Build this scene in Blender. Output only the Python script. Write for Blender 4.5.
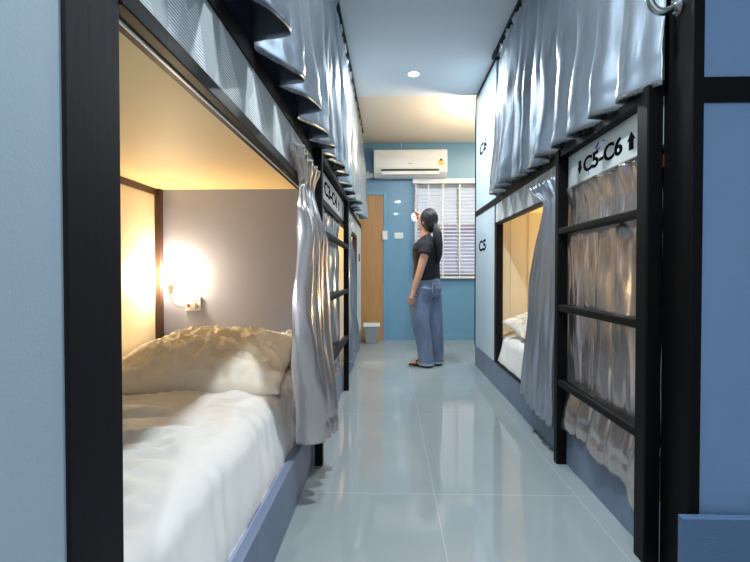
import bpy, bmesh, math, random
from mathutils import Vector, Matrix, noise, Quaternion
for o in list(bpy.data.objects): bpy.data.objects.remove(o)
S = bpy.context.scene; C = S.collection; PI = math.pi

# ---------------------------------------------------------------- camera, world, light, exposure
cd = bpy.data.cameras.new('camera'); cam = bpy.data.objects.new('camera', cd); C.objects.link(cam)
cd.sensor_width = 36; cd.lens = 24; cd.clip_start = .05
cam.location = (0, 0, .95)
cam.rotation_euler = (PI/2 - math.atan(9/500), 0, math.atan(15/500))
S.camera = cam
S.view_settings.view_transform = 'Standard'; S.view_settings.look = 'None'
S.view_settings.gamma = 1; S.view_settings.use_curve_mapping = False
S.view_settings.exposure = 0.0
W = bpy.data.worlds.new('sky'); S.world = W; W.use_nodes = True
W.node_tree.nodes['Background'].inputs[0].default_value = (.80, .88, 1, 1)
W.node_tree.nodes['Background'].inputs[1].default_value = 1.1
DOWN_W, DOWN_COL = 47, (.88, .96, 1)      # cool ceiling downlights
BULB_E, BULB_COL = 560, (1, .76, .46)     # warm reading bulbs
def area(name, loc, w, col, size, rot=(0, 0, 0), shape='DISK', sy=None):
    l = bpy.data.lights.new(name, 'AREA'); l.shape = shape; l.size = size; l.energy = w; l.color = col
    if sy: l.size_y = sy
    o = bpy.data.objects.new(name, l); C.objects.link(o); o.location = loc; o.rotation_euler = rot
    return o
DOWNS = [(.21, 4.5, 2.715), (.2, 1.45, 2.715), (.2, -1.2, 2.715)]
for p in DOWNS: area('downlight_lamp', (p[0], p[1], p[2]-.012), DOWN_W, DOWN_COL, .12)
WARMS = [(1.5, 6.0, 2.74)]                # the warm lamp of the corner past the right bunks
for p in WARMS: area('corner_lamp', (p[0], p[1], p[2]-.012), 24, (1, .80, .55), .16)
area('added_ceiling_fill', (1.25, 5.31, 2.13), 36, (1, .78, .52), .14, rot=(PI, 0, 0))   # unseen fill added to warm the far ceiling, inside the added wall bowl

# ---------------------------------------------------------------- materials
def lin(c): return tuple(((v/255)/12.92 if v/255 <= .04045 else ((v/255+.055)/1.055)**2.4) for v in c)
def nd(nt, t, **k):
    n = nt.nodes.new(t)
    for a, v in k.items(): setattr(n, a, v)
    return n
def mat(name, col, rough=.6, metal=0, bump=0, bscale=60, stretch=(1, 1, 1), var=0, vscale=4, spec=.5, emit=None, es=0, coat=0, sheen=0, transl=0):
    m = bpy.data.materials.new(name); m.use_nodes = True; nt = m.node_tree; b = nt.nodes['Principled BSDF']
    c = lin(col) + (1,)
    b.inputs['Base Color'].default_value = c; b.inputs['Roughness'].default_value = rough
    b.inputs['Metallic'].default_value = metal; b.inputs['Specular IOR Level'].default_value = spec
    b.inputs['Coat Weight'].default_value = coat; b.inputs['Sheen Weight'].default_value = sheen
    if transl: b.inputs['Transmission Weight'].default_value = transl
    g = nd(nt, 'ShaderNodeNewGeometry'); mp = nd(nt, 'ShaderNodeMapping'); mp.inputs['Scale'].default_value = stretch
    nt.links.new(g.outputs['Position'], mp.inputs['Vector'])
    if bump:
        n = nd(nt, 'ShaderNodeTexNoise'); n.inputs['Scale'].default_value = bscale; n.inputs['Detail'].default_value = 4
        nt.links.new(mp.outputs[0], n.inputs['Vector'])
        bp = nd(nt, 'ShaderNodeBump'); bp.inputs['Strength'].default_value = bump; bp.inputs['Distance'].default_value = .01
        nt.links.new(n.outputs['Fac'], bp.inputs['Height']); nt.links.new(bp.outputs[0], b.inputs['Normal'])
    if var:
        n = nd(nt, 'ShaderNodeTexNoise'); n.inputs['Scale'].default_value = vscale; n.inputs['Detail'].default_value = 5
        nt.links.new(mp.outputs[0], n.inputs['Vector'])
        r = nd(nt, 'ShaderNodeMapRange'); r.inputs[1].default_value = .3; r.inputs[2].default_value = .7
        r.inputs[3].default_value = 1-var; r.inputs[4].default_value = 1+var
        nt.links.new(n.outputs['Fac'], r.inputs[0])
        mx = nd(nt, 'ShaderNodeVectorMath', operation='SCALE'); mx.inputs[0].default_value = c[:3]
        nt.links.new(r.outputs[0], mx.inputs['Scale']); nt.links.new(mx.outputs[0], b.inputs['Base Color'])
    if emit:
        b.inputs['Emission Color'].default_value = (*emit, 1); b.inputs['Emission Strength'].default_value = es
    return m
def math_n(nt, op, a, b=None, c=None):
    n = nd(nt, 'ShaderNodeMath', operation=op)
    for i, v in enumerate((a, b, c)):
        if v is None: continue
        if isinstance(v, (int, float)): n.inputs[i].default_value = v
        else: nt.links.new(v, n.inputs[i])
    return n.outputs[0]
def ribbed(name, base, stripe, z0, h, rough=.5, per=.27, strength=1):
    """laminate printed with spikes of fine hairlines"""
    m = mat(name, base, rough); nt = m.node_tree; b = nt.nodes['Principled BSDF']
    g = nd(nt, 'ShaderNodeNewGeometry'); sp = nd(nt, 'ShaderNodeSeparateXYZ'); nt.links.new(g.outputs['Position'], sp.inputs[0])
    y, z = sp.outputs[1], sp.outputs[2]
    v = math_n(nt, 'DIVIDE', math_n(nt, 'SUBTRACT', z, z0), h)
    masks = []
    for p, w, hh, off, skew in ((per, .34, 1.1, 0.0, .10), (per*1.62, .22, .8, .37, -.06), (per*.71, .3, .6, .6, .05)):
        u = math_n(nt, 'FRACT', math_n(nt, 'ADD', math_n(nt, 'DIVIDE', math_n(nt, 'ADD', y, math_n(nt, 'MULTIPLY', v, skew)), p), off))
        d = math_n(nt, 'DIVIDE', math_n(nt, 'ABSOLUTE', math_n(nt, 'SUBTRACT', u, .5)), w)
        masks.append(math_n(nt, 'LESS_THAN', v, math_n(nt, 'MULTIPLY', math_n(nt, 'SUBTRACT', 1, d), hh)))
    mk = math_n(nt, 'MAXIMUM', masks[0], math_n(nt, 'MULTIPLY', masks[1], .8))
    mk = math_n(nt, 'ABSOLUTE', math_n(nt, 'SUBTRACT', mk, math_n(nt, 'MULTIPLY', masks[2], .45)))
    st = math_n(nt, 'GREATER_THAN', math_n(nt, 'SINE', math_n(nt, 'MULTIPLY', z, 2*PI/.0065)), -.1)
    f = math_n(nt, 'MULTIPLY', math_n(nt, 'MULTIPLY', st, math_n(nt, 'ADD', math_n(nt, 'MULTIPLY', mk, .85), .12)), strength)
    mx = nd(nt, 'ShaderNodeMix', data_type='RGBA'); nt.links.new(f, mx.inputs[0])
    mx.inputs[6].default_value = lin(base)+(1,); mx.inputs[7].default_value = lin(stripe)+(1,)
    nt.links.new(mx.outputs[2], b.inputs['Base Color'])
    return m
def satin(name, col, rough=.3, metal=.85, bump=.16):
    m = mat(name, col, rough, metal, spec=.6); nt = m.node_tree; b = nt.nodes['Principled BSDF']
    g = nd(nt, 'ShaderNodeNewGeometry')
    mp = nd(nt, 'ShaderNodeMapping'); mp.inputs['Scale'].default_value = (1, 1, .28); nt.links.new(g.outputs['Position'], mp.inputs[0])
    n = nd(nt, 'ShaderNodeTexNoise'); n.inputs['Scale'].default_value = 15; n.inputs['Detail'].default_value = 3; nt.links.new(mp.outputs[0], n.inputs['Vector'])
    w = nd(nt, 'ShaderNodeTexNoise'); w.inputs['Scale'].default_value = 240; nt.links.new(mp.outputs[0], w.inputs['Vector'])
    b1 = nd(nt, 'ShaderNodeBump'); b1.inputs['Strength'].default_value = bump; b1.inputs['Distance'].default_value = .02; nt.links.new(n.outputs['Fac'], b1.inputs['Height'])
    b2 = nd(nt, 'ShaderNodeBump'); b2.inputs['Strength'].default_value = .06; b2.inputs['Distance'].default_value = .001
    nt.links.new(w.outputs['Fac'], b2.inputs['Height']); nt.links.new(b1.outputs[0], b2.inputs['Normal']); nt.links.new(b2.outputs[0], b.inputs['Normal'])
    return m
M = {}
M['black'] = mat('black_lacquer', (4, 4, 5), .5, spec=.14, bump=.04, bscale=90, stretch=(1, 1, .1))
M['post_brown'] = mat('dark_brown_post', (20, 17, 22), .6, spec=.15, bump=.04, bscale=90, stretch=(1, 1, .1))
M['brown'] = mat('brown_wood_trim', (66, 42, 34), .5)
M['panel_left'] = mat('pale_blue_grey_panel', (158, 176, 188), .55, bump=.04, bscale=220, var=.02)
M['panel_right'] = mat('slate_blue_panel', (110, 140, 174), .5, bump=.15, bscale=260, var=.03)
M['panel_num'] = mat('pale_blue_panel', (188, 208, 220), .5, bump=.06, bscale=200)
M['partition'] = mat('lavender_grey_plaster', (150, 158, 188), .6, bump=.08, bscale=120)
M['cream'] = mat('cream_panel', (236, 226, 200), .55, bump=.05)
M['bunk_ceiling'] = mat('bunk_ceiling_cream', (240, 216, 168), .6)
M['valance'] = ribbed('hairline_spike_laminate', (160, 168, 170), (238, 244, 248), 1.355, .155)
M['kick'] = ribbed('blue_grey_kick_laminate', (110, 124, 148), (134, 148, 172), 0, .2, per=.34, strength=.5)
M['kick_end'] = mat('blue_wood_skirting', (80, 108, 142), .5, bump=.35, bscale=40, stretch=(1, 1, 14))
M['satin'] = satin('silver_satin', (162, 171, 180), .27, .78)
M['satin_warm'] = satin('warm_light_silver_satin', (200, 190, 186), .22)  # silver satin with the warm reflected light put into its base colour
M['satin_stripe'] = satin('striped_silver_satin', (176, 182, 192), .3, .78)
M['sheet'] = mat('white_cotton', (220, 219, 216), .85, bump=.15, bscale=25, sheen=.2, spec=.2)
M['pillow'] = mat('white_cotton_pillowcase', (226, 219, 205), .85, bump=.25, bscale=22, sheen=.2, spec=.2)
M['ceil'] = mat('grey_ceiling_paint', (222, 229, 236), .7)
M['ceil_warm'] = mat('cream_ceiling_far', (232, 222, 208), .7)  # far ceiling, warmer base tone than over the aisle
M['wall_blue'] = mat('blue_wall_paint', (102, 150, 184), .35, bump=.05, bscale=50, coat=.25)
M['wall_frame'] = mat('blue_door_frame_paint', (104, 158, 194), .35)
M['wall_grey'] = mat('grey_wall', (150, 158, 168), .6)
M['white'] = mat('white_plastic', (232, 234, 236), .3)
M['white_blind'] = mat('white_blind', (228, 230, 236), .4)
M['dark'] = mat('dark_slot', (12, 14, 18), .5)
M['yellow'] = mat('yellow_sticker', (226, 190, 96), .5)
M['red'] = mat('red_switch', (190, 40, 50), .4)
M['chrome'] = mat('brushed_steel', (176, 184, 182), .22, 1)
M['brass'] = mat('brass', (196, 150, 84), .3, 1)
M['bin'] = mat('grey_bin_plastic', (138, 144, 152), .5)
M['ink'] = mat('black_ink', (10, 11, 15), .95, spec=.05)
M['blue_ink'] = mat('blue_ink', (40, 84, 190), .6)
M['bulb'] = mat('warm_bulb', (255, 230, 190), .3, emit=BULB_COL, es=BULB_E)
M['diffuser'] = mat('lit_diffuser', (255, 255, 255), .3, emit=(.85, .94, 1), es=14)
M['diffuser_warm'] = mat('lit_warm_diffuser', (255, 240, 220), .3, emit=(1, .82, .6), es=10)
M['skin'] = mat('skin', (206, 150, 122), .55, var=.03)
M['hair'] = mat('black_hair', (16, 14, 18), .35, bump=.6, bscale=60, stretch=(6, 6, .6))
M['tee'] = mat('black_cotton_tee', (14, 14, 20), .8, bump=.2, bscale=30)
M['jeans'] = mat('washed_blue_denim', (112, 126, 152), .8, bump=.8, bscale=18, var=.25, vscale=9, stretch=(1, 1, .5))
M['hem'] = mat('pale_denim_hem', (150, 164, 184), .8)
M['shoe'] = mat('dark_sandal', (28, 26, 32), .6)
M['eye'] = mat('eye_white', (236, 232, 226), .2)
M['lip'] = mat('lips', (176, 96, 90), .5)
M['outside'] = mat('lavender_render', (228, 222, 246), .8, var=.25, vscale=1.5)
M['outside2'] = mat('pale_rose_render', (226, 200, 216), .8, var=.2, vscale=2)
# glass
gm = bpy.data.materials.new('window_glass'); gm.use_nodes = True
gb = gm.node_tree.nodes['Principled BSDF']; gb.inputs['Transmission Weight'].default_value = 1; gb.inputs['Roughness'].default_value = 0; gb.inputs['IOR'].default_value = 1.1
M['glass'] = gm
# glossy floor tiles
def floor_mat():
    m = mat('glossy_grey_tile', (176, 188, 190), .09, coat=0, spec=.5); nt = m.node_tree; b = nt.nodes['Principled BSDF']
    g = nd(nt, 'ShaderNodeNewGeometry'); sp = nd(nt, 'ShaderNodeSeparateXYZ'); nt.links.new(g.outputs['Position'], sp.inputs[0])
    def line(v, off, per, w):
        f = math_n(nt, 'FRACT', math_n(nt, 'DIVIDE', math_n(nt, 'SUBTRACT', v, off-w/2), per))
        return math_n(nt, 'LESS_THAN', f, w/per)
    ln = math_n(nt, 'MAXIMUM', line(sp.outputs[0], .19, .6, .0035), line(sp.outputs[1], 2.13, 1.2, .005))
    n = nd(nt, 'ShaderNodeTexNoise'); n.inputs['Scale'].default_value = 1.6; n.inputs['Detail'].default_value = 4; nt.links.new(g.outputs['Position'], n.inputs['Vector'])
    cr = nd(nt, 'ShaderNodeMix', data_type='RGBA'); nt.links.new(n.outputs['Fac'], cr.inputs[0])
    cr.inputs[6].default_value = lin((138, 148, 152))+(1,); cr.inputs[7].default_value = lin((152, 161, 164))+(1,)
    mx = nd(nt, 'ShaderNodeMix', data_type='RGBA'); nt.links.new(ln, mx.inputs[0]); nt.links.new(cr.outputs[2], mx.inputs[6])
    mx.inputs[7].default_value = lin((166, 176, 177))+(1,); nt.links.new(mx.outputs[2], b.inputs['Base Color'])
    n2 = nd(nt, 'ShaderNodeTexNoise'); n2.inputs['Scale'].default_value = 5; nt.links.new(g.outputs['Position'], n2.inputs['Vector'])
    r = nd(nt, 'ShaderNodeMapRange'); r.inputs[3].default_value = .04; r.inputs[4].default_value = .09; nt.links.new(n2.outputs['Fac'], r.inputs[0]); nt.links.new(r.outputs[0], b.inputs['Roughness'])
    return m
M['floor'] = floor_mat()
def wood_mat():
    m = mat('oak_veneer', (186, 138, 84), .45); nt = m.node_tree; b = nt.nodes['Principled BSDF']
    g = nd(nt, 'ShaderNodeNewGeometry'); mp = nd(nt, 'ShaderNodeMapping'); mp.inputs['Scale'].default_value = (40, 1, 1.2); nt.links.new(g.outputs['Position'], mp.inputs[0])
    n = nd(nt, 'ShaderNodeTexNoise'); n.inputs['Scale'].default_value = 2; n.inputs['Detail'].default_value = 6; nt.links.new(mp.outputs[0], n.inputs['Vector'])
    mx = nd(nt, 'ShaderNodeMix', data_type='RGBA'); nt.links.new(n.outputs['Fac'], mx.inputs[0])
    mx.inputs[6].default_value = lin((150, 106, 62))+(1,); mx.inputs[7].default_value = lin((206, 162, 108))+(1,); nt.links.new(mx.outputs[2], b.inputs['Base Color'])
    return m
M['wood'] = wood_mat()

# ---------------------------------------------------------------- helpers
def box(bm, x0, x1, y0, y1, z0, z1):
    vs = [bm.verts.new((x, y, z)) for x in (x0, x1) for y in (y0, y1) for z in (z0, z1)]
    for f in ((0, 1, 3, 2), (4, 6, 7, 5), (0, 4, 5, 1), (2, 3, 7, 6), (0, 2, 6, 4), (1, 5, 7, 3)): bm.faces.new([vs[i] for i in f])
def bxs(*bs):
    bm = bmesh.new()
    for b in bs: box(bm, *b)
    return bm
def frames(pts):
    out = []; up = Vector((0, 0, 1)); prev = None
    for i, p in enumerate(pts):
        t = (pts[min(i+1, len(pts)-1)] - pts[max(i-1, 0)]).normalized()
        if prev is None:
            a = up if abs(t.z) < .95 else Vector((1, 0, 0)); n = (a - t*a.dot(t)).normalized()
        else: n = (prev - t*prev.dot(t)).normalized()
        prev = n; out.append((t, n, t.cross(n)))
    return out
def tube(bm, pts, rad, seg=12, cap=True):
    pts = [Vector(p) for p in pts]; rs = rad if isinstance(rad, (list, tuple)) else [rad]*len(pts)
    rings = []
    for p, (t, n, b), r in zip(pts, frames(pts), rs):
        ra, rb = r if isinstance(r, (tuple, list)) else (r, r)
        rings.append([bm.verts.new(p + n*math.cos(a)*ra + b*math.sin(a)*rb) for a in [2*PI*k/seg for k in range(seg)]])
    for r0, r1 in zip(rings, rings[1:]):
        for k in range(seg): bm.faces.new((r0[k], r0[(k+1) % seg], r1[(k+1) % seg], r1[k]))
    if cap: bm.faces.new(rings[0][::-1]); bm.faces.new(rings[-1])
def hloft(bm, rings, seg=20):
    """rings (x,y,z,rx,ry,rot) lying flat, stacked"""
    R = []
    for x, y, z, rx, ry, ro in rings:
        c, s = math.cos(ro), math.sin(ro)
        R.append([bm.verts.new((x + rx*math.cos(a)*c - ry*math.sin(a)*s, y + rx*math.cos(a)*s + ry*math.sin(a)*c, z)) for a in [2*PI*k/seg for k in range(seg)]])
    for r0, r1 in zip(R, R[1:]):
        for k in range(seg): bm.faces.new((r0[k], r0[(k+1) % seg], r1[(k+1) % seg], r1[k]))
    bm.faces.new(R[0][::-1]); bm.faces.new(R[-1])
def ball(bm, c, r, rot=None, seg=16):
    r = r if isinstance(r, (tuple, list)) else (r, r, r)
    m = Matrix.Translation(c) @ (rot.to_matrix().to_4x4() if rot else Matrix()) @ Matrix.Diagonal((*r, 1))
    bmesh.ops.create_uvsphere(bm, u_segments=seg, v_segments=seg//2+2, radius=1, matrix=m)
def to_mesh(name, bm, m, smooth=False, keep_normals=False):
    if not keep_normals: bmesh.ops.recalc_face_normals(bm, faces=bm.faces)
    me = bpy.data.meshes.new(name); bm.to_mesh(me); bm.free()
    if m: me.materials.append(m)
    if smooth:
        for p in me.polygons: p.use_smooth = True
    return me
def props(o, label=None, cat=None, group=None, kind=None):
    if label: o['label'] = label
    if cat: o['category'] = cat
    if group: o['group'] = group
    if kind: o['kind'] = kind
    return o
def thing(name, loc, label, cat, group=None):
    o = bpy.data.objects.new(name, None); C.objects.link(o); o.location = loc; o.empty_display_size = .1
    return props(o, label, cat, group)
def root_loc(p):
    v = Vector((0, 0, 0))
    while p: v += p.location; p = p.parent
    return v
def part(name, bm, m, parent, smooth=False, bevel=0, label=None):
    me = to_mesh(name, bm, m, smooth); me.transform(Matrix.Translation(-root_loc(parent)))
    o = bpy.data.objects.new(name, me); C.objects.link(o); o.parent = parent
    if bevel:
        b = o.modifiers.new('bevel', 'BEVEL'); b.width = bevel; b.segments = 2; b.limit_method = 'ANGLE'
    if label: o['label'] = label
    return o
def solo(name, bm, m, label=None, cat=None, group=None, smooth=False, bevel=0, kind=None):
    vs = [v.co.copy() for v in bm.verts]
    base = Vector(((min(v.x for v in vs)+max(v.x for v in vs))/2, (min(v.y for v in vs)+max(v.y for v in vs))/2, min(v.z for v in vs)))
    me = to_mesh(name, bm, m, smooth); me.transform(Matrix.Translation(-base))
    o = bpy.data.objects.new(name, me); C.objects.link(o); o.location = base
    if bevel:
        b = o.modifiers.new('bevel', 'BEVEL'); b.width = bevel; b.segments = 2; b.limit_method = 'ANGLE'
    return props(o, label, cat, group, kind)
def struct(name, bm, m, **k): return solo(name, bm, m, kind='structure', **k)
def copy_thing(o, loc, label=None, group=None, rz=None):
    r = o.copy(); C.objects.link(r); r.location = loc
    if rz is not None: r.rotation_euler = (0, 0, rz)
    if label: r['label'] = label
    if group: r['group'] = group
    def kids(src, dst):
        for ch in [c for c in bpy.data.objects if c.parent == src]:
            c = ch.copy(); C.objects.link(c); c.parent = dst; kids(ch, c)
    kids(o, r)
    return r
def text_bm(s, width, height, depth=.0008, bold=.012, side='right'):
    cu = bpy.data.curves.new('lettering', 'FONT'); cu.body = s; cu.size = 1; cu.offset = .015; cu.extrude = 0
    to = bpy.data.objects.new('lettering', cu); C.objects.link(to)
    bpy.context.view_layer.update(); dg = bpy.context.evaluated_depsgraph_get()
    me = bpy.data.meshes.new_from_object(to.evaluated_get(dg)); bpy.data.objects.remove(to); bpy.data.curves.remove(cu)
    bm = bmesh.new(); bm.from_mesh(me); bpy.data.meshes.remove(me)
    xs = [v.co.x for v in bm.verts]; ys = [v.co.y for v in bm.verts]
    for v in bm.verts:
        v.co.x = ((v.co.x-min(xs))/(max(xs)-min(xs))-.5)*width; v.co.y = ((v.co.y-min(ys))/(max(ys)-min(ys))-.5)*height
    ex = bmesh.ops.extrude_face_region(bm, geom=list(bm.faces))
    for v in [g for g in ex['geom'] if isinstance(g, bmesh.types.BMVert)]: v.co.z += depth
    src = list(bm.verts)+list(bm.edges)+list(bm.faces)      # heavier strokes
    for i, (dx, dy) in enumerate(((-1, 0), (1, 0), (0, .6), (0, -.6))):
        d = bmesh.ops.duplicate(bm, geom=src)
        for v in [g for g in d['geom'] if isinstance(g, bmesh.types.BMVert)]: v.co += Vector((dx*bold*width*.22, dy*bold*height*.5, .00002*(i+1)))
    return bm
def arrow_bm(up=True, w=.05, h=.07, depth=.0008):
    s = 1 if up else -1
    P = [(-.28*w, -.5*h*s), (.28*w, -.5*h*s), (.28*w, .02*h), (.5*w, .02*h), (0, .5*h*s), (-.5*w, .02*h), (-.28*w, .02*h)]
    bm = bmesh.new(); f = bm.faces.new([bm.verts.new((x, y, 0)) for x, y in P])
    ex = bmesh.ops.extrude_face_region(bm, geom=[f])
    for v in [g for g in ex['geom'] if isinstance(g, bmesh.types.BMVert)]: v.co.z += depth
    return bm
def wall_mount(bm, x, y, z, side):
    if side == 'right': m = Matrix(((0, 0, -1, x), (-1, 0, 0, y), (0, 1, 0, z), (0, 0, 0, 1)))   # read from the aisle, faces -X
    elif side == 'left': m = Matrix(((0, 0, 1, x), (1, 0, 0, y), (0, 1, 0, z), (0, 0, 0, 1)))
    else: m = Matrix(((1, 0, 0, x), (0, 0, -1, y), (0, 1, 0, z), (0, 0, 0, 1)))
    bm.transform(m); return bm

# ---------------------------------------------------------------- room shell
ZC = 2.745
struct('floor', bxs((-1.5, 2.05, -2.2, 7.1, -.08, 0)), M['floor'])
struct('ceiling', bxs((-1.5, 2.05, -2.2, 5.08, 2.72, 2.83)), M['ceil'])
struct('ceiling_far', bxs((-1.5, 2.05, 5.08, 7.1, ZC, 2.83)), M['ceil_warm'])
WX0, WX1, WZ0, WZ1 = .34, 1.6, .90, 2.16
struct('wall_far', bxs((-1.5, WX0, 7.0, 7.1, 0, ZC), (WX1, 2.05, 7.0, 7.1, 0, ZC), (WX0, WX1, 7.0, 7.1, 0, WZ0), (WX0, WX1, 7.0, 7.1, WZ1, ZC)), M['wall_blue'])
struct('wall_left', bxs((-1.6, -1.5, -2.2, 7.1, 0, 2.83)), M['wall_grey'])
struct('wall_right', bxs((2.05, 2.15, -2.2, 7.1, 0, 2.83)), M['wall_grey'])
struct('baseboard_far', bxs((-.06, 2.05, 6.985, 7.0, 0, .07)), M['wall_blue'])
# door
struct('door_1', bxs((-.86, -.09, 6.96, 6.998, .005, 2.02)), M['wood'], bevel=.003)
struct('trim_1', bxs((-.09, -.045, 6.95, 6.999, 0, 2.065), (-.905, -.86, 6.95, 6.999, 0, 2.065), (-.86, -.09, 6.95, 6.999, 2.02, 2.065)), M['wall_frame'], bevel=.003)
# window with frame and panes
wf = bmesh.new(); fw = .045
for a in ((WX0, WX0+fw, 7.03, 7.08, WZ0, WZ1), (WX1-fw, WX1, 7.03, 7.08, WZ0, WZ1), (WX0+fw, WX1-fw, 7.03, 7.08, WZ0, WZ0+fw), (WX0+fw, WX1-fw, 7.03, 7.08, WZ1-fw, WZ1), (.93, .985, 7.03, 7.08, WZ0+fw, WZ1-fw)): box(wf, *a)
win = struct('window_1', wf, M['white'])
part('pane', bxs((WX0+fw, .93, 7.052, 7.058, WZ0+fw, WZ1-fw), (.985, WX1-fw, 7.052, 7.058, WZ0+fw, WZ1-fw)), M['glass'], win)
# what the window looks on
nb = thing('neighbouring_house', (.9, 12, 0), 'pale lavender house seen in fragments through the window blind', 'building')
part('wall', bxs((-.6, 2.3, 11.2, 13, -1, 1.9)), M['outside'], nb)
part('roof', bxs((-.8, 2.5, 11, 13.2, 1.9, 2.0)), M['outside2'], nb)
struct('ground', bxs((-6, 8, 7.3, 20, -1.1, -1)), M['wall_grey'])

# ---------------------------------------------------------------- curtains
def sheet_grid(name, fn, nu, nv, m, thick=.0022, **k):
    bm = bmesh.new(); G = [[bm.verts.new(fn(i/(nu-1), j/(nv-1))) for j in range(nv)] for i in range(nu)]
    for i in range(nu-1):
        for j in range(nv-1): bm.faces.new((G[i][j], G[i+1][j], G[i+1][j+1], G[i][j+1]))
    o = solo(name, bm, m, smooth=True, **k)
    s = o.modifiers.new('thickness', 'SOLIDIFY'); s.thickness = thick; s.offset = 0
    return o
def lerp(a, b, t): return a+(b-a)*t
def sstep(a, b, x):
    t = max(0, min(1, (x-a)/(b-a))); return t*t*(3-2*t)
def curve(keys, v):
    for (v0, a), (v1, b) in zip(keys, keys[1:]):
        if v <= v1: return lerp(a, b, sstep(v0, v1, v))
    return keys[-1][1]
def curtain(side, xb, y0k, y1k, ztop, zbk, nf, ampk, m, seed, label, group=None, lean=.35, wrinkle=.009, nv=56, per=18, power=.8, header=.07, spill=0, saw=False):
    """side -1: hangs on the left row and bulges to +X; +1: on the right row, bulges to -X.
       y0k / y1k: edge positions keyed down the drop, ampk: fold depth keyed down the drop, zbk: hem height along the width"""
    s = -1 if side > 0 else 1; rnd = random.Random(seed)
    w = [rnd.uniform(.7, 1.35) for _ in range(nf)]; tot = sum(w); cum = [0]
    for q in w: cum.append(cum[-1]+q/tot)
    fa = [rnd.uniform(.72, 1.1) for _ in range(nf)]; le = [rnd.uniform(.5, 1.3) for _ in range(nf)]
    nu = nf*per+1
    def fn(u, v):
        k = min(nf-1, int(u*nf)); ph = u*nf-k
        if u >= 1: k, ph = nf-1, 1.0
        uu = lerp(cum[k], cum[k+1], ph)
        zb = curve(zbk, uu); z = lerp(ztop, zb, v)
        ya, yb = curve(y0k, v), curve(y1k, v); A = curve(ampk, v)*fa[k]; sp = (yb-ya)*(cum[k+1]-cum[k])
        if saw:
            rise = .72; c = math.sin(PI/2*(ph/rise))**1.15 if ph < rise else .5+.5*math.cos(PI*(ph-rise)/(1-rise))
        else: c = (.5-.5*math.cos(2*PI*ph))**power
        hd = max(0, 1-v/header) if header else 0
        x = A*c + .012*hd*(.5-.5*math.cos(6*PI*ph))
        y = ya+(yb-ya)*uu
        if saw: y += lean*le[k]*sp*c*sstep(.05, .9, v)
        else: y += - lean*le[k]*sp*math.sin(2*PI*ph)*min(1, v*2.2) - lean*.8*le[k]*sp*c*sstep(.1, 1, v)
        p = Vector((uu*9+seed, v*2.2, seed*3.1)); q = Vector((uu*26+seed, v*6, seed))
        x += wrinkle*2.2*noise.noise(p)*min(1, v*4) + wrinkle*noise.noise(q) + wrinkle*.5*noise.noise(Vector((uu*60+seed, v*3, seed+2)))*(1-.4*v)
        z += (.014*(fa[k]-.9)*4 + .012*noise.noise(Vector((uu*14, seed, 5))))*v
        if .925 < v < .95: x -= .003
        if spill: x += spill*(1-sstep(.215, .40, z))
        return (xb + s*max(x, -.004), y, z)
    return sheet_grid('curtain', fn, nu, nv, m, label=label, cat='curtain', group=group)

# ---------------------------------------------------------------- left bunk row
ZB0, ZB1, ZV1, ZK1 = 1.325, 1.357, 1.51, 1.56
LX, LB = -.378, -1.36
def lettering(parent, s, x, y, z, w, h, side, m='ink', bold=.03, name='lettering'):
    return part(name, wall_mount(text_bm(s, w, h, bold=bold), x, y, z, side), M[m], parent)
nl = thing('bunk_bed', (-.87, 1.75, 0), 'nearest bunk unit on the left, lower berth open with made bed and lit lamp', 'bunk bed')
part('end_panel', bxs((LB, LX-.035, .61, .64, 0, 2.72)), M['panel_left'], nl)
part('side_panel', bxs((LX-.03, LX-.004, -2.1, .574, 0, 2.72)), M['panel_left'], nl)
part('corner_post', bxs((LX-.034, LX, .574, .695, 0, 2.72)), M['post_brown'], nl, bevel=.003)
part('back_panel', bxs((LB-.03, LB, .64, 2.9, .2, 1.425)), M['cream'], nl)
part('back_trim', bxs((LB, LB+.012, .64, 2.86, 1.395, 1.43), (LB, LB+.03, 2.855, 2.9, .2, 1.43)), M['brown'], nl)
part('partition', bxs((LB-.03, LX-.012, 2.9, 2.94, 0, 2.72)), M['partition'], nl)
part('berth_ceiling', bxs((LB-.03, LX-.03, .64, 2.9, 1.432, 1.46)), M['bunk_ceiling'], nl)
part('upper_deck', bxs((LB-.03, LX-.03, .64, 2.9, 1.462, 1.55)), M['wall_grey'], nl)
part('upper_back_panel', bxs((LB-.03, LB, .64, 2.9, 1.55, 2.72)), M['partition'], nl)
part('opening_beam', bxs((LX-.045, LX+.004, .695, 2.44, ZB0, ZB1)), M['black'], nl, bevel=.002)
part('beam_groove', bxs((LX-.028, LX-.023, .695, 2.44, ZB0-.003, ZB0+.0)), M['white'], nl)
part('valance_panel', bxs((LX-.03, LX, .695, 2.44, ZB1, ZV1)), M['valance'], nl)
part('deck_rail', bxs((LX-.03, LX+.006, .695, 2.44, ZV1, ZK1)), M['black'], nl)
part('kickboard', bxs((LX-.03, LX, .695, 2.93, 0, .205)), M['kick'], nl, bevel=.002)
part('bed_platform', bxs((LB, LX-.032, .66, 2.9, .0, .2)), M['partition'], nl)

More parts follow.
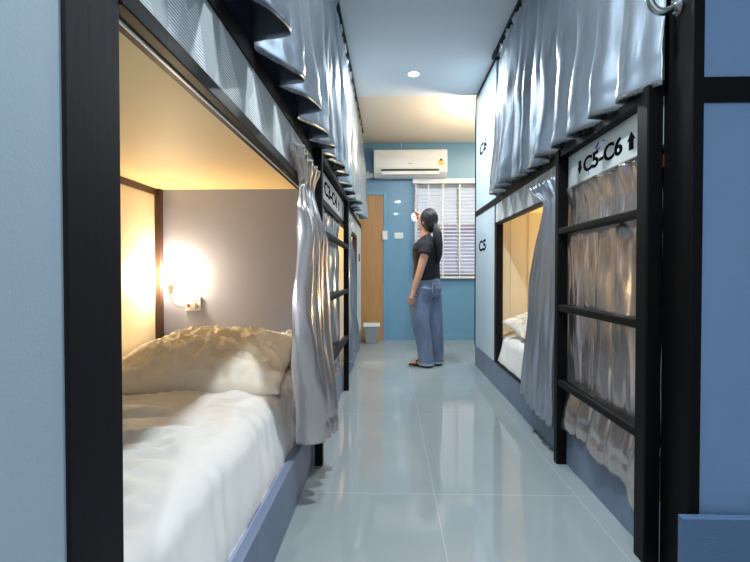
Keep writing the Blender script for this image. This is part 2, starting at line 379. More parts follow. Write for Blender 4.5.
fl = thing('bunk_bed', (-.87, 4.7, 0), 'farther bunk unit on the left, behind the ladder, reaching to the wooden door', 'bunk bed')
part('back_panel', bxs((LB-.03, LB, 2.94, 6.5, 0, 2.72)), M['cream'], fl)
part('end_panel', bxs((LB-.03, LX-.03, 6.47, 6.5, 0, 2.72)), M['panel_num'], fl)
part('number_panel', bxs((LX-.03, LX, 5.62, 6.5, .205, ZV1)), M['panel_num'], fl)
part('number_plate', bxs((LX, LX+.006, 6.02, 6.14, 1.08, 1.17)), M['ink'], fl)
part('partition', bxs((LB, LX-.032, 5.62, 5.65, 0, 2.72)), M['cream'], fl)
part('jamb', bxs((LX-.04, LX+.008, 5.52, 5.62, .205, ZB0)), M['brown'], fl)
part('upper_deck', bxs((LB, LX-.032, 2.94, 6.47, 1.44, 1.55)), M['bunk_ceiling'], fl)
part('opening_beam', bxs((LX-.03, LX+.004, 2.44, 5.62, ZB0, ZB1)), M['black'], fl)
vp = part('valance_panel', bxs((LX-.03, LX, 2.44, 5.62, ZB1, ZV1)), M['valance'], fl)
part('deck_rail', bxs((LX-.03, LX+.006, 2.44, 6.5, ZV1, ZK1)), M['black'], fl)
part('kickboard', bxs((LX-.03, LX, 2.93, 6.5, 0, .205)), M['kick'], fl)
part('bed_platform', bxs((LB, LX-.032, 2.94, 5.62, .0, .2)), M['partition'], fl)
sg = thing('bunk_sign', (LX, 3.2, ZB1), 'printed white strip above the closed curtain behind the left ladder', 'sign')
part('board', bxs((LX+.0005, LX+.006, 2.5, 3.86, ZB1+.004, ZV1-.004)), mat('pale_sign_board', (186, 196, 206), .5), sg)
lettering(sg, 'C3-C4', LX+.006, 3.16, 1.433, .66, .08, 'left', bold=.05)
part('arrow', wall_mount(arrow_bm(False, .09, .085), LX+.006, 2.70, 1.433, 'left'), M['ink'], sg)
part('arrow', wall_mount(arrow_bm(True, .09, .085), LX+.006, 3.63, 1.433, 'left'), M['ink'], sg)

# ---------------------------------------------------------------- right bunk row
RX, RB = .872, 1.98
rb = thing('bunk_bed', (1.4, 3.3, 0), 'right bunk row with black frame, blue end panels and numbered far panels', 'bunk bed')
part('corner_post', bxs((RX, RX+.034, 1.478, 1.63, 0, 2.72)), M['black'], rb, bevel=.003)
part('upper_end_panel', bxs((RX+.034, RB, 1.495, 1.52, 1.515, 2.72)), M['panel_right'], rb)
part('lower_end_panel', bxs((RX+.034, RB, 1.495, 1.52, .0, 1.443)), M['panel_right'], rb)
part('end_rail', bxs((RX+.034, RB, 1.486, 1.53, 1.443, 1.515)), M['black'], rb)
part('end_skirting', bxs((RX-.03, RB, 1.447, 1.476, 0, .243)), M['kick_end'], rb, bevel=.002)
part('post_plate', bxs((RX-.003, RX, 1.625, 1.634, 1.285, 1.325)), M['brass'], rb, label='small brass strike plate')
part('back_panel', bxs((RB, RB+.03, 1.495, 5.15, 0, 2.72)), M['cream'], rb)
part('kickboard', bxs((RX, RX+.03, 1.63, 5.15, 0, .205)), M['kick'], rb, bevel=.002)
part('bed_platform', bxs((RX+.032, RB, 1.6, 5.12, 0, .2)), M['partition'], rb)
cb = bmesh.new(); box(cb, RX+.03, RB, 4.165, 4.2, .2, 1.45)
part('partition', cb, M['cream'], rb)
gv = bmesh.new()
for i in range(7): box(gv, RX+.12+.145*i, RX+.1235+.145*i, 4.1635, 4.1655, .42, 1.44)
part('panel_groove', gv, mat('groove_tan', (196, 176, 140), .6), rb)
part('opening_jamb', bxs((RX-.004, RX+.05, 4.11, 4.165, .205, ZB0+.03)), M['post_brown'], rb, bevel=.002)
part('opening_sill', bxs((RX-.004, RX+.03, 2.5, 4.11, .205, .225)), M['black'], rb)
part('berth_ceiling', bxs((RX+.031, RB, 1.56, 5.12, 1.44, 1.46)), M['bunk_ceiling'], rb)
part('upper_deck', bxs((RX+.031, RB, 1.56, 5.12, 1.462, 1.55)), M['wall_grey'], rb)
part('opening_beam', bxs((RX-.004, RX+.03, 2.57, 4.165, ZB0+.012, ZB1)), M['black'], rb)
part('valance_panel', bxs((RX, RX+.03, 1.63, 4.165, ZB1, ZV1)), M['valance'], rb)
part('deck_rail', bxs((RX-.006, RX+.03, 1.63, 5.15, ZV1, ZK1)), M['black'], rb)
lo = part('number_panel', bxs((RX, RX+.03, 4.2, 5.12, .205, ZV1)), M['panel_num'], rb, label='pale lower panel marked C5')
up = part('number_panel', bxs((RX, RX+.03, 4.165, 5.12, ZK1, 2.72)), M['panel_num'], rb, label='pale upper panel marked C6')
part('edge_strip', bxs((RX-.006, RX+.03, 5.12, 5.15, .205, 2.72)), M['black'], rb)
part('top_strip', bxs((RX-.005, RX+.029, 4.165, 5.12, 2.69, 2.719)), M['black'], rb)
part('panel_edge', bxs((RX-.002, RX+.03, 4.165, 4.2, .205, ZV1)), M['black'], rb)
part('end_panel', bxs((RX+.03, RB, 5.12, 5.15, 0, 2.72)), M['panel_num'], rb)
lettering(lo, 'C5', RX, 4.76, 1.2, .34, .1, 'right', bold=.09)
lettering(up, 'C6', RX, 4.74, 2.12, .34, .1, 'right', bold=.09)
rs = thing('bunk_sign', (RX, 2.09, ZB1), 'white strip lettered C5-C6 with two arrows above the right ladder curtain', 'sign')
part('board', bxs((RX-.006, RX-.0005, 1.71, 2.44, ZB1+.002, ZV1-.002)), mat('white_sign_board', (198, 206, 204), .45), rs)
lettering(rs, 'C5-C6', RX-.006, 2.087, 1.426, .37, .066, 'right', bold=.045)
part('arrow', wall_mount(arrow_bm(False, .055, .062), RX-.006, 2.318, 1.426, 'right'), M['ink'], rs)
part('arrow', wall_mount(arrow_bm(True, .062, .066), RX-.006, 1.832, 1.422, 'right'), M['ink'], rs)
for pts in ([(2.145, 1.472), (2.11, 1.492), (2.135, 1.458), (2.10, 1.463)], [(2.22, 1.40), (2.215, 1.375)], [(2.08, 1.49), (2.05, 1.478)]):
    sc = bmesh.new(); tube(sc, [(RX-.0068, y, z) for y, z in pts], .0022, 6); part('pen_scribble', sc, M['blue_ink'], rs, label='blue pen scribble')

# ---------------------------------------------------------------- ladders
def ladder(xa, xb, y0, y1, pw, label, zs, pn=None):
    """posts at both ends along the aisle, rungs between"""
    t = thing('bunk_ladder', ((xa+xb)/2, (y0+y1)/2, 0), label, 'ladder')
    pn = pn or pw
    for a, w in ((y0, pn), (y1-pw, pw)): part('post', bxs((xa, xb, a, a+w, 0, ZK1-.012)), M['black'], t, bevel=.004)
    part('top_rail', bxs((xa+.008, xb-.004, y0+pn, y1-pw, ZV1-.0, ZK1-.014)), M['black'], t, bevel=.003)
    for z in zs:
        r = bmesh.new(); xm = xa+.021
        box(r, xm-.019, xm+.019, y0+pn-.004, y1-pw+.004, z-.016, z+.016)
        part('rung', r, M['black'], t, bevel=.006)
    return t
ladder(.822, .8718, 1.6305, 2.525, .048, 'black ladder in front of the closed warm-tinted curtain on the right', (1.148, .775, .408), pn=.07)
ladder(-.37, -.33, 2.42, 4.02, .05, 'black ladder on the left row, in front of the closed silver curtain', (1.15, .80, .43))

# ---------------------------------------------------------------- curtain rails, curtains
for nm, x, y0, y1, lb in (('l', -.345, .72, 6.3, 'black ceiling rail carrying the upper curtains of the left row'), ('r', .845, 1.65, 4.16, 'black ceiling rail carrying the upper curtain of the right row')):
    solo('curtain_rail', bxs((x-.012, x+.012, y0, y1, 2.69, 2.719)), M['black'], label=lb, cat='curtain rail')
grpU = None
def K(*a): return [(i/(len(a)-1), v) for i, v in enumerate(a)] if len(a) > 1 else [(0, a[0]), (1, a[0])]
ampU = [(0, .022), (.04, .010), (.12, .035), (.6, .07), (1, .10)]
curtain(-1, -.362, K(.80), K(3.28), 2.69, K(1.56, 1.545, 1.56), 9, ampU, M['satin'], 3, 'silver satin upper curtain over the open berth with the lit lamp', lean=.12, per=26, header=.06, saw=True)
curtain(-1, -.362, K(3.42), K(6.12), 2.69, K(1.56, 1.55, 1.585), 10, ampU, M['satin'], 8, 'silver satin upper curtain on the left row, farther from us, towards the door', lean=.12, per=22, saw=True)
curtain(1, .862, K(1.60), K(3.98), 2.69, K(1.545, 1.55, 1.555), 11, ampU, M['satin'], 5, 'silver satin upper curtain hanging above the C5-C6 sign', lean=.12, per=24, saw=True)
# drawn-aside lower curtains
curtain(-1, -.366, [(0, 1.80), (.09, 2.02), (.2, 1.95), (.6, 1.84), (1, 1.95)], [(0, 2.39), (.09, 2.33), (.3, 2.36), (1, 2.36)], 1.42, K(.27, .24, .2), 5,
        [(0, .035), (.08, .015), (.3, .07), (1, .12)], M['satin_warm'], 11, 'silver satin curtain drawn aside beside the near left bed', lean=.25, wrinkle=.010, per=30, nv=90, header=.1)
curtain(1, .860, [(0, 2.56), (.1, 2.56), (1, 2.60)], [(0, 3.0), (.1, 2.80), (.5, 3.0), (1, 3.14)], 1.44, K(.16, .16, .2), 7,
        [(0, .03), (.08, .012), (.3, .045), (1, .06)], M['satin_stripe'], 13, 'silver satin curtain drawn aside beside the right berth opening', lean=.2, wrinkle=.006, per=20, header=.1)
# closed lower curtains behind the ladders: they hang under the valance and spill out over the kickboard
curtain(1, .895, K(1.645), K(2.56), 1.356, [(0, .17), (.12, .11), (.3, .18), (.7, .20), (1, .17)], 5, [(0, .022), (.1, .006), (.25, .028), (.85, .026), (1, .016)], M['satin_warm'], 17,
        'closed silver satin curtain, tinted for warm light, behind the right ladder, under the C5-C6 sign', lean=.15, wrinkle=.010, per=34, nv=110, power=1, header=.1, spill=.034)
curtain(-1, -.410, K(2.5), K(3.92), 1.322, [(0, .215), (.7, .215), (.85, .25), (1, .215)], 9, [(0, .012), (.1, .006), (.25, .022), (1, .03)], M['satin'], 19,
        'closed silver satin curtain behind the left ladder', lean=.15, wrinkle=.010, per=22, nv=70, power=1, header=.1)
curtain(-1, -.368, [(0, 4.05), (1, 4.05)], [(0, 4.95), (.12, 4.6), (.5, 4.95), (1, 5.1)], 1.42, K(.2, .2), 6, [(0, .02), (.1, .01), (.3, .04), (1, .06)], M['satin'], 23,
        'silver satin curtain past the left ladder, half drawn across the farther berth', lean=.15, per=16, header=.1)

# ---------------------------------------------------------------- beds
def bed(x0, x1, y0, y1, zt, front, label, seed, folds=True):
    """mattress with its fitted sheet; 'front' is the x of the aisle side"""
    t = thing('mattress', ((x0+x1)/2, (y0+y1)/2, .2), label, 'mattress')
    part('mattress_core', bxs((x0+.03, x1-.03, y0+.03, y1-.03, .2, zt-.03)), M['sheet'], t, bevel=.03)
    bm = bmesh.new(); nx, ny = 90, 150; G = []
    w = x1-x0; drop = zt-.202; total = w+drop*.98
    for i in range(nx+1):
        row = []
        for j in range(ny+1):
            a = i/nx*total; y = lerp(y0, y1, j/ny); r = .05
            # a runs from the back edge across the top and down the aisle side
            if a < w-r: d, z = a, zt
            elif a < w-r+r*PI/2: th = (a-(w-r))/r; d, z = w-r+r*math.sin(th), zt-r+r*math.cos(th)
            else: d, z = w, zt-r-(a-(w-r+r*PI/2))
            z = max(z, .202)
            n1 = noise.noise(Vector((d*2.0+y*1.4, y*7.5-d*2.5, seed)))
            n2 = noise.noise(Vector((d*4+y*5, y*15-d*5, seed+9)))
            n3 = noise.noise(Vector((d*2.0+4, y*3.0, seed+19)))
            rdg = (1-abs(n1)*2.2)
            h = .018*n3 + .022*max(0, rdg)**3 + .013*(1-abs(n2)*2)**2 + .004*noise.noise(Vector((d*14, y*34-d*9, seed)))
            if a > w-.12:
                k = sstep(w-.12, w, a); h = lerp(h, (.010*(1-abs(noise.noise(Vector((a*1.2, y*11+a*4, seed+3))))*2)+.005*noise.noise(Vector((a*6, y*26, seed))))*(1-.75*sstep(total-.08, total, a)), k)
            if a < w: z += h*(1-sstep(w-.08, w, a)); 
            out = h*sstep(w-.08, w+.03, a) + .04*sstep(w-.02, total, a)
            xx = d+out
            x = x0+xx if front > 0 else x1-xx
            row.append(bm.verts.new((x, y, z)))
        G.append(row)
    for i in range(nx):
        for j in range(ny): bm.faces.new((G[i][j], G[i+1][j], G[i+1][j+1], G[i][j+1]))
    part('fitted_sheet', bm, M['sheet'], t, smooth=True)
    return t
bed(LB+.02, -.458, .67, 2.87, .435, 1, 'white sheeted mattress in the near left berth', 2)
bed(RX+.05, RB-.02, 2.0, 4.15, .425, -1, 'white sheeted mattress in the right berth', 5)
def pillow(name, c, sx, sy, h, rot, m, seed, label, tilt=0, puff=None):
    bm = bmesh.new(); n = 64; top, bot = [], []
    R = Matrix.Rotation(rot, 3, 'Z') @ Matrix.Rotation(tilt, 3, 'X')
    def P(u, v, s):
        e = max(0, (1-abs(u)**2.6)*(1-abs(v)**2.6)); t = e**.5
        if puff: t *= puff(u, v)
        cr = 1-.07*(1-abs(v)**2)*abs(u) ; cs = 1-.07*(1-abs(u)**2)*abs(v)
        z = s*h*t*(.62 if s < 0 else 1)
        if s > 0:
            a = noise.noise(Vector((u*2.2+seed, v*2.6, seed))); b = noise.noise(Vector((u*5+v*3, v*7-u*2, seed+4))); d = noise.noise(Vector((u*9-v*4, v*11+u*3, seed+8)))
            z += t*(.024*a + .036*(1-abs(b)*2.4) + .018*(1-abs(d)*2.2))
        return c + R @ Vector((u*sx*cr, v*sy*cs, z))
    for s, L in ((1, top), (-1, bot)):
        for i in range(n+1): L.append([bm.verts.new(P(2*i/n-1, 2*j/n-1, s)) for j in range(n+1)])
        for i in range(n):
            for j in range(n): bm.faces.new((L[i][j], L[i+1][j], L[i+1][j+1], L[i][j+1]))
    bmesh.ops.remove_doubles(bm, verts=bm.verts, dist=.0006)
    return solo(name, bm, m, label=label, cat='pillow', smooth=True)
pillow('pillow', Vector((-.90, 2.36, .50)), .44, .34, .112, .03, M['pillow'], 3.3, 'large rumpled white pillow across the head of the near left bed', tilt=.16, puff=lambda u, v: 1-.42*sstep(-.15, -1, u)+.16*math.exp(-((u+.05)/.25)**2)+.12*sstep(0, .8, u))
pillow('pillow', Vector((-.56, 2.72, .50)), .14, .15, .07, -.1, M['pillow'], 7.1, 'white pillow mostly hidden behind the large rumpled one', tilt=.3)
pillow('pillow', Vector((1.22, 3.88, .51)), .3, .2, .075, .15, M['pillow'], 9.4, 'white pillow inside the right berth', tilt=.2)

# ---------------------------------------------------------------- wall lamps and sockets
def socket(x, y, z, label):
    t = thing('wall_socket', (x, y, z), label, 'socket')
    part('plate', bxs((x-.045, x+.045, y-.012, y-.0005, z-.042, z+.042)), M['white'], t, bevel=.004)
    for dx, dz in ((.012, .02), (.03, .02), (.012, -.02), (.03, -.02)): part('slot', bxs((x+dx-.003, x+dx+.002, y-.0135, y-.0118, z+dz-.006, z+dz+.006)), M['dark'], t)
    return t
socket(-1.152, 2.9, .765, 'white wall socket with a plug in it, on the lavender partition')
def lamp(x, y, z, label):
    t = thing('reading_lamp', (x, y, z), label, 'lamp')
    part('plug', bxs((x+.085, x+.135, y-.04, y-.013, z-.02, z+.02)), M['white'], t, bevel=.005)
    part('switch', bxs((x+.088, x+.104, y-.045, y-.039, z-.009, z+.009)), M['red'], t)
    b = bmesh.new(); P = [Vector(((1-s)**2*(x+.088)+2*s*(1-s)*(x-.01)+s*s*(x), y-.03-.03*s, (1-s)**2*(z)+2*s*(1-s)*(z-.01)+s*s*(z+.075))) for s in [i/12 for i in range(13)]]
    tube(b, P, .005, 8); part('cord', b, M['white'], t, smooth=True)
    b = bmesh.new(); tube(b, [(x, y-.06, z+.07), (x, y-.06, z+.10), (x, y-.06, z+.105), (x, y-.06, z+.128)], [.015, .017, .021, .022], 16)
    part('bulb_holder', b, M['white'], t, smooth=False)
    b = bmesh.new(); tube(b, [(x, y-.06, z+.128), (x, y-.06, z+.145), (x, y-.06, z+.165), (x, y-.06, z+.185), (x, y-.06, z+.198)], [.014, .024, .029, .022, .004], 14)
    part('bulb', b, M['bulb'], t, smooth=True)
    return t
lamp(-1.262, 2.9, .755, 'small plug-in reading lamp with a glowing warm bulb in the near left berth')
lamp(1.72, 4.165, .80, 'small plug-in reading lamp at the head of the right berth')
lamp(-.9, 5.62, .95, 'small plug-in reading lamp inside the farther left berth')

# ---------------------------------------------------------------- downlights
def downlight(p, label, m):
    t = thing('downlight', p, label, 'ceiling light')
    b = bmesh.new(); x, y, z = p
    tube(b, [(x, y, z), (x, y, z-.006)], .062, 28); part('trim_ring', b, M['white'], t)
    b = bmesh.new(); tube(b, [(x, y, z-.006), (x, y, z-.009)], .045, 28); part('diffuser', b, m, t)
    return t
d0 = downlight((.21, 4.5, 2.72), 'round lit downlight in the grey ceiling over the aisle', M['diffuser'])
for p in DOWNS[1:]: copy_thing(d0, (p[0], p[1], 2.72), 'round downlight of the aisle ceiling, behind the view', 'aisle downlights out of view')
downlight((1.5, 6.0, ZC), 'round warm downlight in the cream ceiling beyond the right bunks', M['diffuser_warm'])

ul = thing('added_uplight', (1.25, 5.31, 2.05), 'added half-bowl uplight, out of view, warming the far ceiling from the far side of the right bunks', 'wall light')  # bowl added out of view to carry the ceiling fill
bm = bmesh.new(); tube(bm, [(1.25, 5.31, 2.05), (1.25, 5.31, 2.07), (1.25, 5.31, 2.10), (1.25, 5.31, 2.115)], [.03, .075, .1, .105], 24); part('bowl', bm, M['white'], ul, smooth=True)
part('bracket', bxs((1.22, 1.28, 5.1505, 5.23, 2.055, 2.085)), M['white'], ul)

# ---------------------------------------------------------------- air conditioner
ac = thing('air_conditioner', (.275, 6.9, 2.235), 'white split air conditioner high on the blue wall', 'air conditioner')
prof = [(6.998, 2.615), (6.83, 2.615), (6.80, 2.60), (6.785, 2.50), (6.785, 2.36), (6.80, 2.30), (6.86, 2.245), (6.90, 2.235), (6.998, 2.24)]
bm = bmesh.new(); A = [bm.verts.new((-.222, y, z)) for y, z in prof]; B = [bm.verts.new((.772, y, z)) for y, z in prof]
for i in range(len(prof)): j = (i+1) % len(prof); bm.faces.new((A[i], A[j], B[j], B[i]))
bm.faces.new(A[::-1]); bm.faces.new(B); part('housing', bm, M['white'], ac, bevel=.008)
part('air_slot', bxs((-.12, .66, 6.783, 6.80, 2.318, 2.34)), M['dark'], ac)
part('louver', bxs((-.12, .66, 6.788, 6.81, 2.268, 2.312)), M['white'], ac, bevel=.004)
part('energy_sticker', bxs((.652, .722, 6.782, 6.7855, 2.385, 2.46)), M['yellow'], ac, label='yellow energy sticker')
part('sticker_emblem', bxs((.672, .702, 6.781, 6.783, 2.45, 2.475)), M['ink'], ac)
part('logo', bxs((.245, .305, 6.7825, 6.7855, 2.41, 2.418)), M['bin'], ac)
part('cable', bxs((.153, .159, 6.96, 6.966, 2.615, 2.745)), M['white'], ac)
solo('pipe_cover', bxs((-.37, -.29, 6.93, 6.999, 2.24, 2.34), (-.29, -.225, 6.94, 6.999, 2.25, 2.32)), M['white'], label='white pipe cover left of the air conditioner', cat='pipe cover', bevel=.008)

# ---------------------------------------------------------------- blind
bl = thing('window_blind', (.97, 6.97, .86), 'white slatted blind lowered over the far window', 'blind')
part('head_rail', bxs((.31, 1.64, 6.91, 6.99, 2.165, 2.235)), M['white_blind'], bl, bevel=.006)
part('bottom_rail', bxs((.33, 1.62, 6.94, 6.985, .86, .89)), M['white_blind'], bl, bevel=.004)
sl = bmesh.new(); n = 26
for i in range(n):
    z = .925+i*(2.15-.925)/(n-1)
    vs = [sl.verts.new(p) for p in ((.335, 6.938, z-.006), (1.615, 6.938, z-.006), (1.615, 6.986, z+.012), (.335, 6.986, z+.012), (.335, 6.938, z-.003), (1.615, 6.938, z-.003), (1.615, 6.986, z+.015), (.335, 6.986, z+.015))]
    for f in ((0, 3, 2, 1), (4, 5, 6, 7), (0, 1, 5, 4), (1, 2, 6, 5), (2, 3, 7, 6), (3, 0, 4, 7)): sl.faces.new([vs[q] for q in f])
part('slats', sl, M['white_blind'], bl)
for x in (.36, .53, .73, .96, 1.2, 1.45): part('ladder_tape', bxs((x-.011, x+.011, 6.930, 6.934, .87, 2.17)), M['white_blind'], bl)
# ---------------------------------------------------------------- wall switches
def plate(x0, x1, z0, z1, label, nb, yf):
    t = thing('light_switch', ((x0+x1)/2, yf, z0), label, 'switch')
    part('plate', bxs((x0, x1, yf-.014, yf-.0005, z0, z1)), M['white'], t, bevel=.004)
    for k in range(nb):
        a = lerp(x0, x1, (k+.18)/nb); b = lerp(x0, x1, (k+.82)/nb); part('rocker', bxs((a, b, yf-.018, yf-.0135, z0+.02, z1-.02)), M['white'], t, bevel=.002)
    return t
plate(-.105, -.035, 1.40, 1.52, 'upright white switch box on the door frame', 1, 6.95)
plate(.06, .185, 1.415, 1.50, 'wide white switch plate on the blue wall', 3, 7.0)

# ---------------------------------------------------------------- waste bin
wb = thing('waste_bin', (-.245, 6.68, 0), 'small grey waste bin with white rim in front of the wooden door', 'bin')
def taper(bm, cx, cy, z0, z1, a0, b0, a1, b1, inner=False):
    vs = [bm.verts.new((cx+sx*a, cy+sy*b, z)) for z, a, b in ((z0, a0, b0), (z1, a1, b1)) for sx, sy in ((-1, -1), (1, -1), (1, 1), (-1, 1))]
    for k in range(4): bm.faces.new((vs[k], vs[(k+1) % 4], vs[4+(k+1) % 4], vs[4+k]))
    bm.faces.new(vs[:4][::-1]); return vs
bm = bmesh.new(); taper(bm, -.245, 6.68, 0, .235, .078, .065, .10, .085)
o = part('bucket', bm, M['bin'], wb, bevel=.006)
bm = bmesh.new()
for a in ((-.355, -.135, 6.585, 6.605), (-.355, -.135, 6.755, 6.775), (-.355, -.335, 6.605, 6.755), (-.155, -.135, 6.605, 6.755)): box(bm, *a, .225, .262)
part('rim', bm, M['white'], wb, bevel=.004)

# ---------------------------------------------------------------- steel grab handle on the near right post
gh = thing('grab_handle', (.84, 1.55, 1.71), 'curved brushed steel grab handle at the top of the near right post', 'handle')
pts = [(.871, 1.55, 1.762), (.855, 1.55, 1.748), (.838, 1.55, 1.738), (.82, 1.55, 1.735), (.803, 1.55, 1.741), (.790, 1.55, 1.755), (.783, 1.55, 1.775), (.781, 1.55, 1.80), (.781, 1.55, 1.99), (.787, 1.55, 2.02), (.805, 1.55, 2.04), (.84, 1.55, 2.045), (.871, 1.55, 2.04)]
bm = bmesh.new(); tube(bm, pts, .012, 14); part('bar', bm, M['chrome'], gh, smooth=True)
for z in (1.755, 2.04):
    bm = bmesh.new(); tube(bm, [(.8718, 1.55, z), (.863, 1.55, z-.002), (.857, 1.55, z-.003)], [.03, .03, .02], 20); part('flange', bm, M['chrome'], gh)

# ---------------------------------------------------------------- the person
PX, PY = .415, 5.05
pr = thing('person', (PX, PY, 0), 'person with black ponytail, black t-shirt and wide blue jeans, standing and looking up left', 'person')
def pp(px, z, y): return Vector((PX+(px-431)*.0101, PY+y, z))
def remesh(o, vox, sm=6):
    r = o.modifiers.new('remesh', 'REMESH'); r.mode = 'VOXEL'; r.voxel_size = vox; r.use_smooth_shade = True
    s = o.modifiers.new('smooth', 'SMOOTH'); s.factor = .5; s.iterations = sm
    return o
fd = Vector((-.80, .58, 0)).normalized()          # where the body faces
rt = Vector((.58, .80, 0)).normalized()           # her right hand side (away from us)
ang = math.atan2(rt.y, rt.x)
def ring(px, z, y, rx, ry): p = pp(px, z, y); return (p.x, p.y, p.z, rx, ry, ang)   # rx along shoulders, ry front-back
body = bmesh.new()
hloft(body, [ring(427, .80, 0, .13, .09), ring(427, .90, 0, .15, .105), ring(427, 1.0, 0, .125, .09), ring(426.5, 1.10, 0, .135, .10), ring(426, 1.19, 0, .15, .10), ring(426, 1.25, 0, .13, .08), ring(426.5, 1.28, 0, .07, .06)])
tube(body, [pp(426.5, 1.235, -.11), pp(426.6, 1.275, -.05), pp(426.8, 1.30, 0), pp(427, 1.275, .05), pp(427, 1.235, .11)], [.022, .028, .04, .028, .022], 12)
tube(body, [pp(427, 1.24, 0), pp(426, 1.30, 0), pp(426, 1.38, .0)], [.062, .047, .048], 14)
hc = pp(427, 1.465, 0); hq = Quaternion((0, 0, 1), math.atan2(fd.y, fd.x)) @ Quaternion((0, 1, 0), -.12)
ball(body, hc, (.092, .074, .112), hq, 24)
def hp(f, s, u): return hc + hq @ Vector((f, s, u))     # face frame: forward, her left, up
ball(body, hp(.035, 0, -.055), (.055, .052, .055), hq)  # jaw
tube(body, [hp(.085, 0, .02), hp(.104, 0, -.018), hp(.085, 0, -.03)], [.008, .013, .008], 10)
for s in (1, -1): ball(body, hp(-.005, .076*s, -.01), (.018, .008, .03), hq, 12)
def leg(pts, rr): tube(body, pts, rr, 16)
leg([pp(424, .86, -.05), pp(421, .62, -.06), pp(422, .44, -.055), pp(424.5, .25, -.05), pp(427, .06, -.045)], [.085, .07, .052, .05, .035])
leg([pp(431, .86, .06), pp(432, .62, .07), pp(433, .44, .07), pp(435, .25, .06), pp(437, .06, .05)], [.085, .07, .052, .05, .035])
def foot(a):
    tube(body, [a, a+fd*.05-Vector((0, 0, .025)), a+fd*.14-Vector((0, 0, .033)), a+fd*.185-Vector((0, 0, .038))], [(.03, .03), (.028, .034), (.017, .042), (.012, .03)], 14)
    for k in range(5):
        b = a+fd*(.17+.02*(1-abs(k-1)/4)) + rt*(.03-.015*k)*1.0 - Vector((0, 0, .036)); ball(body, b, (.012, .012, .009), None, 8)
foot(pp(427, .06, -.045)); foot(pp(437, .06, .05))
def hand(wr, d, palm_n, curl, spread=.018, s=1):
    """palm then five unequal fingers that bend"""
    d = d.normalized(); n = palm_n.normalized(); side = d.cross(n).normalized()*s
    tube(body, [wr, wr+d*.03, wr+d*.075], [(.022, .026), (.018, .036), (.014, .038)], 12)
    for k, L in enumerate((.066, .076, .07, .055)):
        b = wr+d*.07+side*(.029-.0195*k)
        p1 = b+d*L*.45+n*curl*.008; p2 = p1+(d*.8+n*curl*.6).normalized()*L*.32; p3 = p2+(d*.5+n*curl).normalized()*L*.25
        tube(body, [b-d*.02, b, p1, p2, p3], [.009, .009, .0085, .008, .006], 8)
    b = wr+d*.02+side*.026
    tube(body, [b, b+(d*.6+side*.7+n*.3).normalized()*.03, b+(d*.75+side*.6+n*.4).normalized()*.062], [.011, .0095, .007], 8)
# near (left) arm hanging forward
lw = pp(412.5, .755, -.17)
tube(body, [pp(425.5, 1.21, -.135), pp(424, 1.14, -.16), pp(419.5, .98, -.17), pp(418, .93, -.17), pp(415, .84, -.17), lw], [.05, .045, .037, .036, .032, .023], 14)
hand(lw, Vector((-.22, .02, -1)), Vector((-.35, .9, 0)), .8)
# far (right) arm bent, hand by the face
rw = pp(423, 1.47, .20)
tube(body, [pp(427, 1.20, .12), pp(425, 1.12, .17), pp(423.5, 1.05, .21), pp(424.5, 1.07, .225), pp(424.5, 1.24, .22), rw], [.05, .045, .04, .036, .034, .023], 14)
ball(body, pp(424, 1.055, .218), .043)
hand(rw, Vector((-.55, 0, .8)), Vector((-.6, -.6, -.3)), .8)
remesh(part('body', body, M['skin'], pr), .0045, 4)
for s in (1, -1):
    e = bmesh.new(); ball(e, hp(.0735, .03*s, .008), .012, None, 12); part('eye', e, M['eye'], pr, smooth=True)
    e = bmesh.new(); ball(e, hp(.0835, .032*s, .008), (.004, .005, .005), hq, 8); part('iris', e, M['dark'], pr, smooth=True)
    e = bmesh.new(); tube(e, [hp(.089, .014*s, .03), hp(.088, .03*s, .034), hp(.078, .046*s, .029)], .003, 6); part('eyebrow', e, M['hair'], pr, smooth=True)
e = bmesh.new(); ball(e, hp(.083, 0, -.058), (.009, .021, .007), hq, 12); part('mouth', e, M['lip'], pr, smooth=True)
# hair
h = bmesh.new(); ball(h, hp(-.018, 0, .014), (.094, .088, .116), hq, 24)
ball(h, hp(-.04, 0, -.035), (.07, .074, .085), hq, 20)
tube(h, [pp(430, 1.46, -.03), pp(432.5, 1.42, -.055), pp(434, 1.40, -.07)], [.06, .045, .032], 14)
hr = remesh(part('hair', h, M['hair'], pr), .005, 4)
h = bmesh.new(); tube(h, [pp(431, 1.42, -.045), pp(434.5, 1.40, -.075), pp(436, 1.33, -.095), pp(437, 1.22, -.105), pp(437.5, 1.12, -.105), pp(437, 1.04, -.10)], [.02, .034, .044, .046, .036, .012], 16)
pt = part('ponytail', h, M['hair'], pr, smooth=True)
h = bmesh.new(); tube(h, [pp(432.2, 1.418, -.058), pp(434, 1.406, -.072)], [.03, .03], 14); part('hair_tie', h, M['dark'], pt)
# t-shirt
t = bmesh.new()
hloft(t, [ring(426.5, .865, 0, .165, .128), ring(426.5, .93, 0, .158, .125), ring(426.5, 1.02, 0, .15, .122), ring(426, 1.10, 0, .16, .13), ring(426, 1.18, 0, .175, .122), ring(426.3, 1.235, 0, .16, .1), ring(426.8, 1.275, 0, .10, .078), ring(427, 1.30, 0, .064, .062)], 28)
tube(t, [pp(426.5, 1.235, -.10), pp(426.6, 1.272, -.05), pp(426.8, 1.285, 0), pp(427, 1.272, .05), pp(427, 1.235, .10)], [.045, .05, .055, .05, .045], 14)
tube(t, [pp(426.5, 1.225, -.09), pp(425.5, 1.20, -.14), pp(423, 1.115, -.17)], [.055, .064, .064], 18)
tube(t, [pp(427, 1.225, .10), pp(427, 1.19, .14), pp(425, 1.11, .175)], [.055, .064, .064], 18)
remesh(part('t_shirt', t, M['tee'], pr), .006, 5)
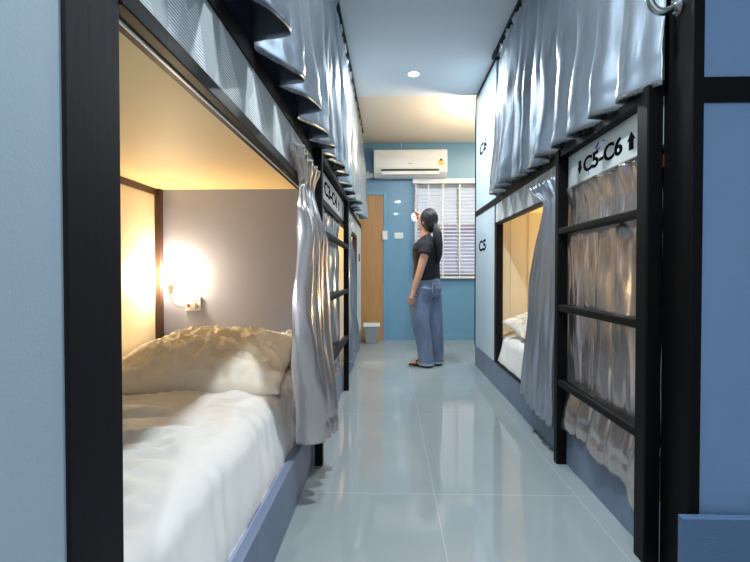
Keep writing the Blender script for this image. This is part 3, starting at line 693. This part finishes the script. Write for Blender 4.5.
# jeans
j = bmesh.new()
hloft(j, [ring(426, .70, 0, .17, .13), ring(426, .78, 0, .185, .145), ring(426.3, .86, 0, .16, .132), ring(426.5, .905, 0, .15, .125)], 28)
tube(j, [pp(422.5, .80, -.07), pp(419.5, .66, -.07), pp(420, .45, -.07), pp(423.5, .24, -.065), pp(426.2, .045, -.055)], [(.12, .115), (.108, .10), (.092, .086), (.078, .074), (.076, .068)], 22)
tube(j, [pp(430, .80, .08), pp(432.5, .64, .08), pp(434.5, .45, .08), pp(436.5, .24, .07), pp(437.5, .045, .06)], [(.12, .115), (.105, .10), (.09, .085), (.076, .074), (.072, .068)], 22)
jo = remesh(part('jeans', j, M['jeans'], pr), .007, 4)
for c, r in ((pp(426.2, .035, -.055), .073), (pp(437.5, .035, .06), .068)):
    h = bmesh.new(); tube(h, [c-Vector((0, 0, .014)), c+Vector((0, 0, .010))], [r+.003, r+.004], 24); part('hem', h, M['hem'], jo)
h = bmesh.new()
for q in (-.07, .06):
    c = pp(426.5, .79, 0) - fd*.128 + rt*q*.8
    for a in ((-.05, -.06), (.05, -.06), (.05, .055), (-.05, .055)): pass
    tube(h, [c+rt*-.045+Vector((0, 0, .05)), c+rt*-.045-Vector((0, 0, .04)), c-Vector((0, 0, .065)), c+rt*.045-Vector((0, 0, .04)), c+rt*.045+Vector((0, 0, .05)), c+rt*-.045+Vector((0, 0, .05))], .004, 6)
part('back_pocket_seam', h, M['hem'], jo)
for a in (pp(427, .0, -.045), pp(437, .0, .05)):
    h = bmesh.new(); tube(h, [a-fd*.045+Vector((0, 0, .01)), a+fd*.03+Vector((0, 0, .01)), a+fd*.13+Vector((0, 0, .01)), a+fd*.21+Vector((0, 0, .01))], [(.01, .03), (.01, .034), (.01, .045), (.008, .03)], 16)
    sh = part('sandal', h, M['shoe'], pr)
    h = bmesh.new(); tube(h, [a+fd*.11+rt*.046+Vector((0, 0, .012)), a+fd*.115+rt*.028+Vector((0, 0, .045)), a+fd*.115-rt*.028+Vector((0, 0, .045)), a+fd*.11-rt*.046+Vector((0, 0, .012))], [(.02, .004)]*4, 8); part('strap', h, M['shoe'], sh)
rc = thing('held_object', rw + Vector((-.06, -.02, .04)), 'small white oval object held up beside the face of the person', 'handheld object')  # guessed handheld item, built for an unidentified white oval
p = rw + Vector((-.085, -.02, .045)); b = bmesh.new(); ball(b, p, (.028, .009, .05), Quaternion((0, 1, 0), -.2), 16); part('shell', b, M['white'], rc, smooth=True)
b = bmesh.new(); ball(b, p+Vector((0, -.007, .012)), (.012, .003, .012), None, 10); part('button', b, M['bin'], rc, smooth=True)
